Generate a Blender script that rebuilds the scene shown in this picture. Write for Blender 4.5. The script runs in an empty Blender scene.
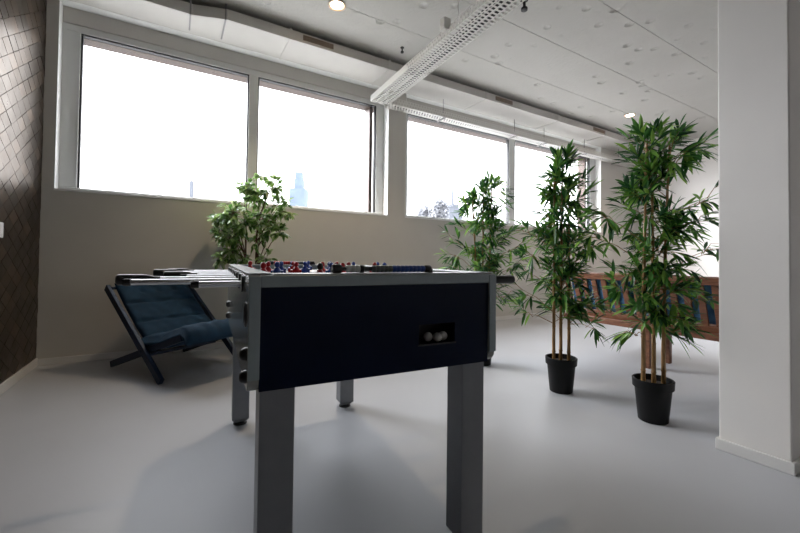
import bpy, math, random
from mathutils import Vector, Matrix
scene = bpy.context.scene
COL = scene.collection
PI = math.pi
H = 3.30          # ceiling height
D = 4.300         # window wall (inner face)
XL = -0.97        # left wall face
XR = 8.5          # right wall
YB = -4.5         # wall behind the camera

# ------------------------------------------------------------------ materials
def new_mat(name):
    m = bpy.data.materials.new(name); m.use_nodes = True
    nt = m.node_tree
    return m, nt, nt.nodes['Principled BSDF']

def mat(name, color, rough=0.5, metal=0.0, var=0.0, scale=20.0, bump=0.0, bump_scale=200.0, spec=0.5, stretch=None, coat=0.0, rvar=0.0):
    m, nt, b = new_mat(name)
    b.inputs['Roughness'].default_value = rough
    b.inputs['Metallic'].default_value = metal
    b.inputs['Specular IOR Level'].default_value = spec
    b.inputs['Coat Weight'].default_value = coat
    b.inputs['Base Color'].default_value = (*color, 1)
    if var or bump or rvar:
        tc = nt.nodes.new('ShaderNodeTexCoord'); mp = nt.nodes.new('ShaderNodeMapping')
        nt.links.new(tc.outputs['Object'], mp.inputs['Vector'])
        if stretch: mp.inputs['Scale'].default_value = stretch
    if var or rvar:
        n = nt.nodes.new('ShaderNodeTexNoise'); n.inputs['Scale'].default_value = scale; n.inputs['Detail'].default_value = 5
        nt.links.new(mp.outputs['Vector'], n.inputs['Vector'])
    if var:
        r = nt.nodes.new('ShaderNodeValToRGB')
        r.color_ramp.elements[0].position = 0.3; r.color_ramp.elements[1].position = 0.7
        r.color_ramp.elements[0].color = (*[c * (1 - var) for c in color], 1)
        r.color_ramp.elements[1].color = (*[min(1, c * (1 + var)) for c in color], 1)
        nt.links.new(n.outputs['Fac'], r.inputs['Fac']); nt.links.new(r.outputs['Color'], b.inputs['Base Color'])
    if rvar:
        mr = nt.nodes.new('ShaderNodeMapRange')
        mr.inputs['To Min'].default_value = rough - rvar; mr.inputs['To Max'].default_value = rough + rvar
        nt.links.new(n.outputs['Fac'], mr.inputs['Value']); nt.links.new(mr.outputs['Result'], b.inputs['Roughness'])
    if bump:
        n2 = nt.nodes.new('ShaderNodeTexNoise'); n2.inputs['Scale'].default_value = bump_scale; n2.inputs['Detail'].default_value = 4
        nt.links.new(mp.outputs['Vector'], n2.inputs['Vector'])
        bp = nt.nodes.new('ShaderNodeBump'); bp.inputs['Strength'].default_value = bump; bp.inputs['Distance'].default_value = 0.004
        nt.links.new(n2.outputs['Fac'], bp.inputs['Height']); nt.links.new(bp.outputs['Normal'], b.inputs['Normal'])
    return m

def leaf_mat(name, stops, rough=0.38, trans=0.33):
    m, nt, b = new_mat(name)
    g = nt.nodes.new('ShaderNodeNewGeometry')
    r = nt.nodes.new('ShaderNodeValToRGB')
    while len(r.color_ramp.elements) < len(stops): r.color_ramp.elements.new(0.5)
    for e, (p, c) in zip(r.color_ramp.elements, stops): e.position = p; e.color = (*c, 1)
    nt.links.new(g.outputs['Random Per Island'], r.inputs['Fac'])
    nt.links.new(r.outputs['Color'], b.inputs['Base Color'])
    b.inputs['Roughness'].default_value = rough
    t = nt.nodes.new('ShaderNodeBsdfTranslucent'); nt.links.new(r.outputs['Color'], t.inputs['Color'])
    mx = nt.nodes.new('ShaderNodeMixShader'); mx.inputs['Fac'].default_value = trans
    out = nt.nodes['Material Output']
    nt.links.new(b.outputs['BSDF'], mx.inputs[1]); nt.links.new(t.outputs['BSDF'], mx.inputs[2])
    nt.links.new(mx.outputs['Shader'], out.inputs['Surface'])
    return m

def wood_mat(name, c1, c2, rough=0.5, axis=(1, 12, 12)):
    m, nt, b = new_mat(name)
    tc = nt.nodes.new('ShaderNodeTexCoord'); mp = nt.nodes.new('ShaderNodeMapping'); mp.inputs['Scale'].default_value = axis
    n = nt.nodes.new('ShaderNodeTexNoise'); n.inputs['Scale'].default_value = 6; n.inputs['Detail'].default_value = 6; n.inputs['Distortion'].default_value = .6
    r = nt.nodes.new('ShaderNodeValToRGB'); r.color_ramp.elements[0].color = (*c1, 1); r.color_ramp.elements[1].color = (*c2, 1)
    r.color_ramp.elements[0].position = .3; r.color_ramp.elements[1].position = .7
    nt.links.new(tc.outputs['Object'], mp.inputs['Vector']); nt.links.new(mp.outputs['Vector'], n.inputs['Vector'])
    nt.links.new(n.outputs['Fac'], r.inputs['Fac']); nt.links.new(r.outputs['Color'], b.inputs['Base Color'])
    b.inputs['Roughness'].default_value = rough
    return m

def tile_mat():
    m, nt, b = new_mat('slate_tile')
    g = nt.nodes.new('ShaderNodeNewGeometry'); tc = nt.nodes.new('ShaderNodeTexCoord')
    r = nt.nodes.new('ShaderNodeValToRGB')
    cols = [(0, (.008, .005, .004)), (.3, (.012, .008, .006)), (.6, (.034, .022, .014)), (1, (.12, .078, .05))]
    while len(r.color_ramp.elements) < 4: r.color_ramp.elements.new(.5)
    for e, (p, c) in zip(r.color_ramp.elements, cols): e.position = p; e.color = (*c, 1)
    n = nt.nodes.new('ShaderNodeTexNoise'); n.inputs['Scale'].default_value = 9; n.inputs['Detail'].default_value = 8
    nt.links.new(tc.outputs['Object'], n.inputs['Vector'])
    ad = nt.nodes.new('ShaderNodeMath'); ad.operation = 'MULTIPLY_ADD'; ad.inputs[1].default_value = .62
    nt.links.new(g.outputs['Random Per Island'], ad.inputs[0])
    m2 = nt.nodes.new('ShaderNodeMath'); m2.operation = 'MULTIPLY_ADD'; m2.inputs[1].default_value = .7; m2.inputs[2].default_value = -.25
    nt.links.new(n.outputs['Fac'], m2.inputs[0]); nt.links.new(m2.outputs[0], ad.inputs[2])
    nt.links.new(ad.outputs[0], r.inputs['Fac']); nt.links.new(r.outputs['Color'], b.inputs['Base Color'])
    mr = nt.nodes.new('ShaderNodeMapRange'); mr.inputs['To Min'].default_value = .22; mr.inputs['To Max'].default_value = .44
    nt.links.new(n.outputs['Fac'], mr.inputs['Value']); nt.links.new(mr.outputs['Result'], b.inputs['Roughness'])
    b.inputs['Metallic'].default_value = .35; b.inputs['Specular IOR Level'].default_value = .8; b.inputs['Specular Tint'].default_value = (1, .86, .72, 1)
    bp = nt.nodes.new('ShaderNodeBump'); bp.inputs['Strength'].default_value = .35; bp.inputs['Distance'].default_value = .006
    nt.links.new(n.outputs['Fac'], bp.inputs['Height']); nt.links.new(bp.outputs['Normal'], b.inputs['Normal'])
    return m

def ceiling_mat():
    m, nt, b = new_mat('painted_concrete')
    tc = nt.nodes.new('ShaderNodeTexCoord')
    n = nt.nodes.new('ShaderNodeTexNoise'); n.inputs['Scale'].default_value = 1.6; n.inputs['Detail'].default_value = 6
    nt.links.new(tc.outputs['Object'], n.inputs['Vector'])
    r = nt.nodes.new('ShaderNodeValToRGB'); r.color_ramp.elements[0].color = (.47, .455, .425, 1); r.color_ramp.elements[1].color = (.56, .545, .515, 1)
    nt.links.new(n.outputs['Fac'], r.inputs['Fac']); nt.links.new(r.outputs['Color'], b.inputs['Base Color'])
    b.inputs['Roughness'].default_value = .75
    v = nt.nodes.new('ShaderNodeTexVoronoi'); v.inputs['Scale'].default_value = 4.0; v.feature = 'F1'
    nt.links.new(tc.outputs['Object'], v.inputs['Vector'])
    mr = nt.nodes.new('ShaderNodeMapRange'); mr.inputs['From Min'].default_value = 0.03; mr.inputs['From Max'].default_value = .2
    nt.links.new(v.outputs['Distance'], mr.inputs['Value'])
    n2 = nt.nodes.new('ShaderNodeTexNoise'); n2.inputs['Scale'].default_value = 26; n2.inputs['Detail'].default_value = 5
    nt.links.new(tc.outputs['Object'], n2.inputs['Vector'])
    ad = nt.nodes.new('ShaderNodeMath'); ad.operation = 'MULTIPLY_ADD'; ad.inputs[1].default_value = .25
    nt.links.new(n2.outputs['Fac'], ad.inputs[0]); nt.links.new(mr.outputs['Result'], ad.inputs[2])
    bp = nt.nodes.new('ShaderNodeBump'); bp.inputs['Strength'].default_value = .85; bp.inputs['Distance'].default_value = .028
    nt.links.new(ad.outputs[0], bp.inputs['Height']); nt.links.new(bp.outputs['Normal'], b.inputs['Normal'])
    return m

def glass_mat():
    m = bpy.data.materials.new('window_glass'); m.use_nodes = True; nt = m.node_tree
    nt.nodes.remove(nt.nodes['Principled BSDF'])
    t = nt.nodes.new('ShaderNodeBsdfTransparent'); t.inputs['Color'].default_value = (.97, .98, 1, 1)
    g = nt.nodes.new('ShaderNodeBsdfGlossy'); g.inputs['Roughness'].default_value = .02
    mx = nt.nodes.new('ShaderNodeMixShader'); mx.inputs['Fac'].default_value = .05
    nt.links.new(t.outputs[0], mx.inputs[1]); nt.links.new(g.outputs[0], mx.inputs[2])
    nt.links.new(mx.outputs[0], nt.nodes['Material Output'].inputs['Surface'])
    return m

def emit_mat(name, color, strength):
    m, nt, b = new_mat(name)
    b.inputs['Base Color'].default_value = (*color, 1)
    b.inputs['Emission Color'].default_value = (*color, 1); b.inputs['Emission Strength'].default_value = strength
    return m

def cushion_mat(name, color, rough=.85):
    return mat(name, color, rough, var=.18, scale=14, bump=.35, bump_scale=420, spec=.25)

M = dict(
    floor=mat('resin_floor', (.465, .475, .502), .42, var=.04, scale=1.3, rvar=.05, spec=.3),
    wall=mat('wall_paint', (.58, .555, .515), .8, var=.02, scale=3, bump=.12, bump_scale=160),
    white=mat('white_paint', (.80, .77, .735), .7, var=.02, scale=3, bump=.08, bump_scale=160),
    base=mat('baseboard_paint', (.68, .67, .65), .45),
    ceil=ceiling_mat(), gap=mat('shadow_gap', (.05, .05, .05), .9),
    frame=mat('window_frame_paint', (.60, .605, .595), .4),
    gasket=mat('rubber_gasket', (.02, .02, .02), .6),
    reveal=mat('reveal_paint', (.78, .78, .77), .6),
    lining=wood_mat('exterior_timber', (.034, .015, .008), (.06, .029, .016), .6, (2, 10, 10)),
    glass=glass_mat(), tile=tile_mat(), grout=mat('tile_grout', (.16, .105, .06), .8),
    duct=mat('duct_paint', (.55, .53, .50), .6, var=.03, scale=4),
    strap=mat('galvanised_strap', (.25, .245, .24), .5, .4),
    grille=mat('grille_bronze', (.20, .15, .115), .5), 
    tray=mat('tray_paint', (.68, .665, .63), .45),
    cable=mat('cable_sheath', (.06, .06, .06), .6),
    steel=mat('steel', (.55, .56, .58), .25, 1.0),
    rod=mat('chromed_rod', (.72, .72, .74), .16, 1.0),
    alu=mat('grey_laminate', (.30, .355, .375), .38, var=.04, scale=30, spec=.5),
    top=mat('pale_rail_top', (.42, .44, .47), .25, var=.03, scale=20),
    side=mat('side_laminate', (.33, .34, .32), .16, var=.04, scale=12),
    navy=mat('navy_panel', (.0028, .0075, .027), .26, var=.1, scale=6, spec=.12),
    black=mat('black_plastic', (.008, .008, .009), .4),
    pocket=mat('pocket_plastic', (.006, .006, .010), .5),
    leg=mat('leg_metal', (.24, .25, .27), .42, .3, var=.05, scale=18),
    red=mat('red_plastic', (.45, .01, .015), .35), blue=mat('blue_plastic', (.012, .05, .30), .35),
    bluebead=mat('blue_bead', (.02, .065, .30), .35), greybead=mat('grey_bead', (.60, .60, .58), .35), darkbead=mat('charcoal_bead', (.10, .11, .11), .4),
    hair=mat('dark_plastic', (.02, .012, .01), .45),
    felt=mat('playfield', (.50, .53, .55), .35), ball=mat('ball_white', (.55, .54, .53), .45),
    chairwood=mat('blue_painted_wood', (.006, .019, .050), .42, spec=.3, var=.15, scale=14),
    chaircush=cushion_mat('petrol_canvas', (.010, .036, .072)),
    pot=mat('pot_plastic', (.004, .004, .0045), .5, spec=.25), soil=mat('soil', (.03, .02, .013), .95, var=.5, scale=60, bump=1, bump_scale=90),
    culm=wood_mat('bamboo_culm', (.20, .105, .035), (.38, .215, .08), .45, (10, 10, 1.5)),
    bark=wood_mat('ficus_bark', (.075, .038, .022), (.16, .085, .05), .7, (10, 10, 2)),
    bamboo=leaf_mat('bamboo_leaf', [(0, (.012, .05, .02)), (.35, (.03, .115, .03)), (.7, (.10, .28, .045)), (1, (.30, .50, .09))]),
    ficus=leaf_mat('ficus_leaf', [(0, (.05, .13, .03)), (.35, (.14, .28, .06)), (.7, (.32, .46, .14)), (1, (.62, .68, .42))]),
    bench=wood_mat('bench_teak', (.10, .036, .017), (.21, .085, .04), .45, (2, 9, 9)),
    benchcush=cushion_mat('blue_cushion', (.06, .15, .27)),
    plastic=mat('white_plastic', (.75, .75, .74), .4), wine=mat('dark_red_panel', (.05, .004, .010), .5),
    lampring=mat('lamp_ring', (.55, .42, .32), .4), lens=emit_mat('lamp_lens', (1.0, .76, .48), 9.0),
    ground=mat('paved_ground', (.42, .42, .41), .9, var=.1, scale=.5),
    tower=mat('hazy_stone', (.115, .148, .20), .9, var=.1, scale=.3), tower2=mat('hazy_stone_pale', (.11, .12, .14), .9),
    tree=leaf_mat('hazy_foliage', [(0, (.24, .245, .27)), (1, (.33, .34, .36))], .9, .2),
)

# ------------------------------------------------------------------ mesh builder
class MB:
    def __init__(s): s.v = []; s.f = []
    def add(s, vs, fs):
        o = len(s.v); s.v += [tuple(p) for p in vs]; s.f += [tuple(i + o for i in f) for f in fs]; return s
    def box(s, x0, x1, y0, y1, z0, z1, mtx=None):
        vs = [Vector((x, y, z)) for x in (x0, x1) for y in (y0, y1) for z in (z0, z1)]
        if mtx: vs = [mtx @ p for p in vs]
        return s.add(vs, [(0, 1, 3, 2), (4, 6, 7, 5), (0, 4, 5, 1), (2, 3, 7, 6), (0, 2, 6, 4), (1, 5, 7, 3)])
    def bar(s, a, b, w, t, side=(0, 0, 1)):      # rectangular bar from a to b; w across 'side', t the other way
        a = Vector(a); b = Vector(b); d = (b - a).normalized()
        sd = Vector(side); sd = (sd - d * sd.dot(d)).normalized(); u = d.cross(sd)
        vs = [p + sd * (i * w / 2) + u * (j * t / 2) for p in (a, b) for i, j in ((-1, -1), (1, -1), (1, 1), (-1, 1))]
        return s.add(vs, [(0, 3, 2, 1), (4, 5, 6, 7), (0, 1, 5, 4), (1, 2, 6, 5), (2, 3, 7, 6), (3, 0, 4, 7)])
    def tube(s, pts, radii, n=10, cap=True):
        pts = [Vector(p) for p in pts]
        if not hasattr(radii, '__len__'): radii = [radii] * len(pts)
        o = len(s.v); prev = None
        for i, p in enumerate(pts):
            d = (pts[min(i + 1, len(pts) - 1)] - pts[max(i - 1, 0)]).normalized()
            ref = prev if prev is not None else (Vector((0, 0, 1)) if abs(d.z) < .9 else Vector((1, 0, 0)))
            a = (ref - d * ref.dot(d)).normalized(); b = d.cross(a); prev = a
            for k in range(n):
                t = 2 * PI * k / n; s.v.append(tuple(p + (a * math.cos(t) + b * math.sin(t)) * radii[i]))
        for i in range(len(pts) - 1):
            for k in range(n):
                k2 = (k + 1) % n
                s.f.append((o + i * n + k, o + i * n + k2, o + (i + 1) * n + k2, o + (i + 1) * n + k))
        if cap:
            s.f.append(tuple(o + k for k in reversed(range(n)))); s.f.append(tuple(o + (len(pts) - 1) * n + k for k in range(n)))
        return s
    def lathe(s, prof, c=(0, 0, 0), n=28, axis='z'):
        o = len(s.v)
        for r, h in prof:
            for k in range(n):
                t = 2 * PI * k / n; a, b = r * math.cos(t), r * math.sin(t)
                p = (a, b, h) if axis == 'z' else (h, a, b) if axis == 'x' else (b, h, a)
                s.v.append((c[0] + p[0], c[1] + p[1], c[2] + p[2]))
        for i in range(len(prof) - 1):
            for k in range(n):
                k2 = (k + 1) % n
                s.f.append((o + i * n + k, o + i * n + k2, o + (i + 1) * n + k2, o + (i + 1) * n + k))
        return s
    def sphere(s, c, r, n=12, m=8, sc=(1, 1, 1)):
        prof = [(max(1e-5, math.sin(PI * i / m)) * r, -math.cos(PI * i / m) * r) for i in range(m + 1)]
        o = len(s.v); s.lathe(prof, (0, 0, 0), n)
        for i in range(o, len(s.v)):
            p = s.v[i]; s.v[i] = (c[0] + p[0] * sc[0], c[1] + p[1] * sc[1], c[2] + p[2] * sc[2])
        return s
    def prism(s, poly, a0, a1, axis='x'):       # polygon in the other two axes extruded along axis
        def P(a, q):
            return (a, q[0], q[1]) if axis == 'x' else (q[0], a, q[1]) if axis == 'y' else (q[0], q[1], a)
        n = len(poly)
        vs = [P(a0, q) for q in poly] + [P(a1, q) for q in poly]
        fs = [tuple(range(n)), tuple(reversed(range(n, 2 * n)))] + [(i, i + n, (i + 1) % n + n, (i + 1) % n) for i in range(n)]
        return s.add(vs, fs)
    def build(s, name, material, parent=None, smooth=False, bevel=0, solid=0):
        me = bpy.data.meshes.new(name); me.from_pydata(s.v, [], s.f); me.validate()
        import bmesh
        bm = bmesh.new(); bm.from_mesh(me); bmesh.ops.recalc_face_normals(bm, faces=bm.faces); bm.to_mesh(me); bm.free()
        me.materials.append(material)
        if smooth:
            for p in me.polygons: p.use_smooth = True
            if smooth != 'all':
                me.set_sharp_from_angle(angle=math.radians(40))
        o = bpy.data.objects.new(name, me); COL.objects.link(o)
        if parent: o.parent = parent
        if solid:
            md = o.modifiers.new('thickness', 'SOLIDIFY'); md.thickness = solid; md.offset = 0
        if bevel:
            md = o.modifiers.new('bevel', 'BEVEL'); md.width = bevel; md.segments = 2; md.limit_method = 'ANGLE'
        return o

def tag(o, label=None, cat=None, group=None, kind=None):
    if label: o['label'] = label
    if cat: o['category'] = cat
    if group: o['group'] = group
    if kind: o['kind'] = kind
    return o
def thing(name, loc, rz, label, cat, group=None):
    o = bpy.data.objects.new(name, None); COL.objects.link(o); o.empty_display_size = .1
    o.location = loc; o.rotation_euler = (0, 0, rz)
    return tag(o, label, cat, group)
def struct(mb, name, material, label=None, cat=None, **k):
    o = mb.build(name, material, **k); o['kind'] = 'structure'
    tag(o, label, cat); return o

# ------------------------------------------------------------------ camera
F_PX, YAW, PITCH, ROLL, CYP = 378.83, .539, .019, -.012, 252.2   # lens is shifted vertically
S_, C_ = math.sin(YAW), math.cos(YAW)
f0, r0, u0 = Vector((S_, C_, 0)), Vector((C_, -S_, 0)), Vector((0, 0, 1))
fw = f0 * math.cos(PITCH) + u0 * math.sin(PITCH); up = -f0 * math.sin(PITCH) + u0 * math.cos(PITCH)
ri = r0 * math.cos(ROLL) - up * math.sin(ROLL); up = r0 * math.sin(ROLL) + up * math.cos(ROLL)
cam_d = bpy.data.cameras.new('camera'); cam = bpy.data.objects.new('camera', cam_d); COL.objects.link(cam)
cam.matrix_world = Matrix(((ri.x, up.x, -fw.x, 0), (ri.y, up.y, -fw.y, 0), (ri.z, up.z, -fw.z, .93), (0, 0, 0, 1)))
cam_d.sensor_width = 36; cam_d.lens = F_PX * 36 / 800; cam_d.shift_y = (CYP - 266.5) / 800; cam_d.clip_end = 2000; cam_d.clip_start = .05
scene.camera = cam

# ------------------------------------------------------------------ room shell
struct(MB().box(XL - .3, XR + .3, YB - .3, D + .35, -.2, 0), 'floor', M['floor'], 'smooth pale grey resin floor', 'floor')
cb = MB()
seams = [YB - .3] + [1.998 + .652 * k for k in range(-9, 4)] + [D + .35]
for a, b in zip(seams[:-1], seams[1:]): cb.box(XL - .3, XR + .3, a + .0028, b - .0028, H, H + .03)
cb.box(XL - .3, XR + .3, YB - .3, D + .35, H + .03, H + .25)
struct(cb, 'ceiling', M['ceil'], 'painted concrete ceiling with long plank seams and dimples', 'ceiling')

W1 = (-.89, 2.375); W2 = (2.641, 7.099); ZS, ZT = 1.50, 3.015
wb = MB()
y0, y1 = D, D + .34
wb.box(XL - .3, XR + .3, y0, y1, 0, ZS); wb.box(W1[0], W1[1], D + .115, y1, ZT, H); wb.box(W2[0], W2[1], D + .115, y1, ZT, H)
wb.box(XL - .3, W1[0], y0, y1, ZS, H); wb.box(W1[1], W2[0], y0, y1, ZS, H); wb.box(W2[1], XR + .3, y0, y1, ZS, H)
struct(wb, 'wall_back', M['wall'], 'beige wall with two wide high windows', 'wall')
# bright painted reveals and sills of the two window recesses
rv = MB()
for a, b in (W1, W2):
    rv.box(a, a + .004, D - .002, D + .12, ZS, H); rv.box(b - .004, b, D - .002, D + .12, ZS, H)
    rv.box(a + .004, b - .004, D + .001, D + .114, 3.155, H - .03)
    rv.box(a, b, D - .006, D + .12, ZS - .012, ZS + .004)
struct(rv, 'trim_1', M['reveal'], 'white painted window reveals and sills', 'trim')

def window(idx, a, b, mull, fl, fr, label):
    o = MB(); ya, yb = D + .12, D + .19
    o.box(a, b, ya, yb, ZT - .062, ZT); o.box(a, b, ya, yb, ZS, ZS + .042)
    o.box(a, a + fl, ya, yb, ZS + .042, ZT - .062); o.box(b - fr, b, ya, yb, ZS + .042, ZT - .062)
    o.box(mull[0], mull[1], ya, yb, ZS + .042, ZT - .062)
    root = struct(o, 'window_%d' % idx, M['frame'], label, 'window', bevel=.004)
    for x0, x1 in ((a + fl, mull[0]), (mull[1], b - fr)):
        g = MB(); t = .014; z0, z1 = ZS + .042, ZT - .062
        g.box(x0, x1, ya + .012, yb - .01, z1 - t, z1); g.box(x0, x0 + t, ya + .012, yb - .01, z0, z1 - t); g.box(x1 - t, x1, ya + .012, yb - .01, z0, z1 - t)
        g.build('gasket', M['gasket'], root)
        MB().box(x0 + t * .5, x1 - t * .5, ya + .034, ya + .044, z0, z1 - t * .5).build('pane', M['glass'], root)
    # timber lined outer reveal, seen through the panes
    l = MB(); yc, yd = yb + .002, D + .34
    l.box(a, b, yc, yd, ZT - .075, ZT - .02); l.box(a, a + .1, yc, yd, ZS + .02, ZT - .055); l.box(b - fr - .065, b - fr - .02, yc, yd, ZS + .02, ZT - .055)
    l.build('outer_lining', M['lining'], root)
window(1, W1[0], W1[1], (.681, .775), .13, .116, 'wide two-pane window on the left in the beige wall')
window(2, W2[0], W2[1], (4.725, 4.858), .10, .155, 'wide two-pane window on the right in the beige wall')

ib = MB()
for a, b in (W1, W2): ib.box(a + .005, b - .005, D + .108, D + .1149, ZT, 3.155)
struct(ib, 'trim_3', M['duct'], 'white board between the windows and the duct', 'trim')
# left wall with slate tiles on a raised panel
struct(MB().box(XL - .3, XL - .02, YB, D, 0, H), 'wall_left', M['wall'], 'left wall behind the dark tiles', 'wall')
tp = MB(); random.seed(5)
th, tw = .125, .20; g_ = .0028
ny = int((D + .2 - 1.2) / (tw / 2)); 
z_base = .07
for j in range(-1, 56):
    for i in range(-2, 40):
        cy = D - .02 - i * tw - (tw / 2 if j % 2 else 0); cz = z_base + j * th / 2
        if cz > H + th: continue
        pts = [(cy - tw / 2 + g_, cz), (cy, cz - th / 2 + g_), (cy + tw / 2 - g_, cz), (cy, cz + th / 2 - g_)]
        # clip to the panel rectangle
        pts = [(min(max(p[0], YB), D - .004), min(max(p[1], z_base), H - .002)) for p in pts]
        ar = 0
        for k in range(4): ar += pts[k][0] * pts[(k + 1) % 4][1] - pts[(k + 1) % 4][0] * pts[k][1]
        if abs(ar) < 1e-4: continue
        tl = [random.uniform(-.0012, .0012) for _ in range(2)]
        off = random.uniform(0, .002)
        vs = []
        for (py, pz) in pts: vs.append((XL + off + tl[0] * (py - cy) / tw * 2 + tl[1] * (pz - cz) / th * 2, py, pz))
        for (py, pz) in pts: vs.append((XL - .021, py, pz))
        tp.add(vs, [(0, 1, 2, 3), (0, 4, 5, 1), (1, 5, 6, 2), (2, 6, 7, 3), (3, 7, 4, 0)])
pn = struct(MB().box(XL - .0215, XL - .005, YB, D - .003, .06, H - .001), 'trim_2', M['grout'], 'dark brown diamond tile cladding covering the left wall', 'wall cladding')
tp.build('diamond_tiles', M['tile'], pn)
struct(MB().box(XL - .02, XL + .012, YB, D, 0, .068), 'baseboard_left', M['base'], 'pale baseboard under the dark tiles', 'baseboard', bevel=.004)
struct(MB().box(XL + .012, XR, D - .014, D, 0, .058), 'baseboard_back', M['base'], 'pale baseboard under the windows', 'baseboard', bevel=.004)
struct(MB().box(XR, XR + .3, YB, D, 0, H), 'wall_right', M['white'], 'white end wall far beyond the bench', 'wall')
struct(MB().box(XR - .014, XR, YB, D - .014, 0, .058), 'baseboard_right', M['base'], 'pale baseboard of the far white wall', 'baseboard')
struct(MB().box(XL - .3, XR + .3, YB - .3, YB, 0, H), 'wall_front', M['white'], 'plain wall opposite the windows', 'wall')

# column
CX0, CX1, CY0, CY1 = 2.366, 2.82, .556, .818
struct(MB().box(CX0, CX1, CY0, CY1, 0, H), 'wall_column', M['white'], 'white square column at the right edge', 'column', bevel=.006)
cbm = MB(); e = .012
cbm.box(CX0 - e, CX0, CY0 - e, CY1 + e, 0, .055).box(CX1, CX1 + e, CY0 - e, CY1 + e, 0, .055).box(CX0, CX1, CY0 - e, CY0, 0, .055).box(CX0, CX1, CY1, CY1 + e, 0, .055)
struct(cbm, 'baseboard_column', M['base'], 'white baseboard around the column', 'baseboard', bevel=.004)

# ------------------------------------------------------------------ ceiling services
duct = thing('ventilation_duct', (.0, D, 3.155), 0, 'long flat white painted duct boxed under the ceiling above the windows', 'duct')
DZ0, DZ1 = 0, .102
yf, yl = 3.85 - D, 3.945 - D
poly = [(XL - .02, 0 - .001), (XL - .02, yl), (.111, yl), (.393, yf), (XR, yf), (XR, -.001)]
MB().prism(poly, DZ0, DZ1, 'z').build('duct_box', M['duct'], duct, bevel=.004)
for x in (1.27, 4.0, 6.3):
    g = MB(); g.box(x - .165, x + .165, yf - .008, yf + .001, .028, .080)
    fr_ = g.build('grille', M['grille'], duct)
    s = MB()
    for k in range(5): s.box(x - .16, x + .16, yf - .012, yf - .007, (.032 + k * .010), (.0365 + k * .010))
    s.build('louvre', M['grille'], fr_)
for x in (.98, 2.13, 3.66, 5.2, 6.5):
    MB().box(x - .012, x + .012, yf - .007, -.002, -.006, .112).build('joint_flange', M['duct'], duct)
for x, y_ in ((.09, yl), (.375, yf + .008)):
    MB().box(x - .007, x + .007, y_ - .009, y_ - .003, -.007, .144)  .box(x - .007, x + .007, y_ - .009, -.08, -.008, -.001).build('hanger_strap', M['strap'], duct)

def perforated(mb, o, a, b, length, width, cols=5, pitch=.042, bar=.018, rib=.012):
    o, a, b = Vector(o), Vector(a), Vector(b); cw = width / cols
    def q(s0, s1, t0, t1):
        mb.add([o + a * s0 + b * t0, o + a * s1 + b * t0, o + a * s1 + b * t1, o + a * s0 + b * t1], [(0, 1, 2, 3)])
    for c in range(cols + 1): q(0, length, max(0, c * cw - rib / 2), min(width, c * cw + rib / 2))
    for c in range(cols):
        s0 = (pitch / 2 if c % 2 else 0)
        t0, t1 = c * cw + rib / 2, (c + 1) * cw - rib / 2
        while s0 < length:
            q(s0, min(s0 + bar, length), t0, t1); s0 += pitch
TX0, TX1, TZ = 2.06, 2.305, 2.885
tr = thing('cable_tray', (TX0, 4.20, TZ), -.034, 'white perforated cable tray crossing the ceiling towards the window pier', 'cable tray')
LEN1 = 6.4
b = MB(); perforated(b, (0, 0, 0), (0, -1, 0), (1, 0, 0), LEN1, TX1 - TX0, 4)
b.build('perforated_base', M['tray'], tr, solid=.0015)
b = MB(); perforated(b, (0, -.9, 0), (0, -1, 0), (0, 0, 1), LEN1 - .9, .07, 2, .042, .022, .018)
b.add([(0, 0, 0), (0, -.9, 0), (0, -.9, .07), (0, 0, .07)], [(0, 1, 2, 3)])
b.build('side_rail', M['tray'], tr, solid=.0015)
b = MB(); perforated(b, (TX1 - TX0, 0, 0), (0, -1, 0), (0, 0, 1), LEN1, .07, 2, .042, .022, .018)
b.build('side_rail', M['tray'], tr, solid=.0015)
for y_ in (2.62, 2.12, .6, -1.2):
    yy = y_ - 4.20
    hb = MB(); hb.box(-.04, .03, yy - .035, yy + .035, .05, .15).box(-.045, .30, yy - .018, yy + .018, .071, .083)
    h = hb.build('hanger_bracket', M['tray'], tr, bevel=.004)
    MB().tube([(.14, yy, .08), (.14, yy, H - TZ - .001)], .004, 8).build('threaded_rod', M['tray'], h)
tr2 = thing('cable_tray', (TX0, 4.115, TZ), 0, 'white perforated cable tray running along the wall above the right window', 'cable tray')
LEN2 = 5.7; WT = .165
b = MB(); perforated(b, (TX1 - TX0 + .003, 0, 0), (1, 0, 0), (0, 1, 0), LEN2, WT, 4)
b.build('perforated_base', M['tray'], tr2, solid=.0015)
b = MB(); perforated(b, (TX1 - TX0 + .003, 0, 0), (1, 0, 0), (0, 0, 1), LEN2, .08, 2, .042, .022, .018)
b.build('side_rail', M['tray'], tr2, solid=.0015)
b = MB(); perforated(b, (TX1 - TX0 + .003, WT, 0), (1, 0, 0), (0, 0, 1), LEN2, .08, 2, .042, .022, .018)
b.build('side_rail', M['tray'], tr2, solid=.0015)
for x in (1.1, 2.5, 3.2, 4.3, 5.4):
    hp = [(x + .06 * math.cos(t), WT * .5 , .12 + .0 + .05 * math.sin(t)) for t in [PI * k / 8 for k in range(9)]]
    MB().box(x - .012, x + .012, 0, D - 4.115, -.012, -.002).tube([(x, WT * .3, .0), (x, WT * .3, 3.155 - TZ - .002)], .005, 6).build('hanger_bracket', M['strap'], tr2)
for k, (x, lab) in enumerate(((.06, 'black cable lying at the near side of the crossing tray'), (.13, 'black cable lying in the middle of the crossing tray'), (.19, 'black cable lying at the far side of the crossing tray'))):
    pts = [(TX0 + x - .034 * t + .02 * math.sin(t * 1.3 + k), 4.15 - t, TZ + .0145) for t in [i * .3 for i in range(21)]]
    tag(MB().tube(pts, .013, 8).build('cable', M['cable'], smooth=True), lab, 'cable', 'cables in the crossing tray')

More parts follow.
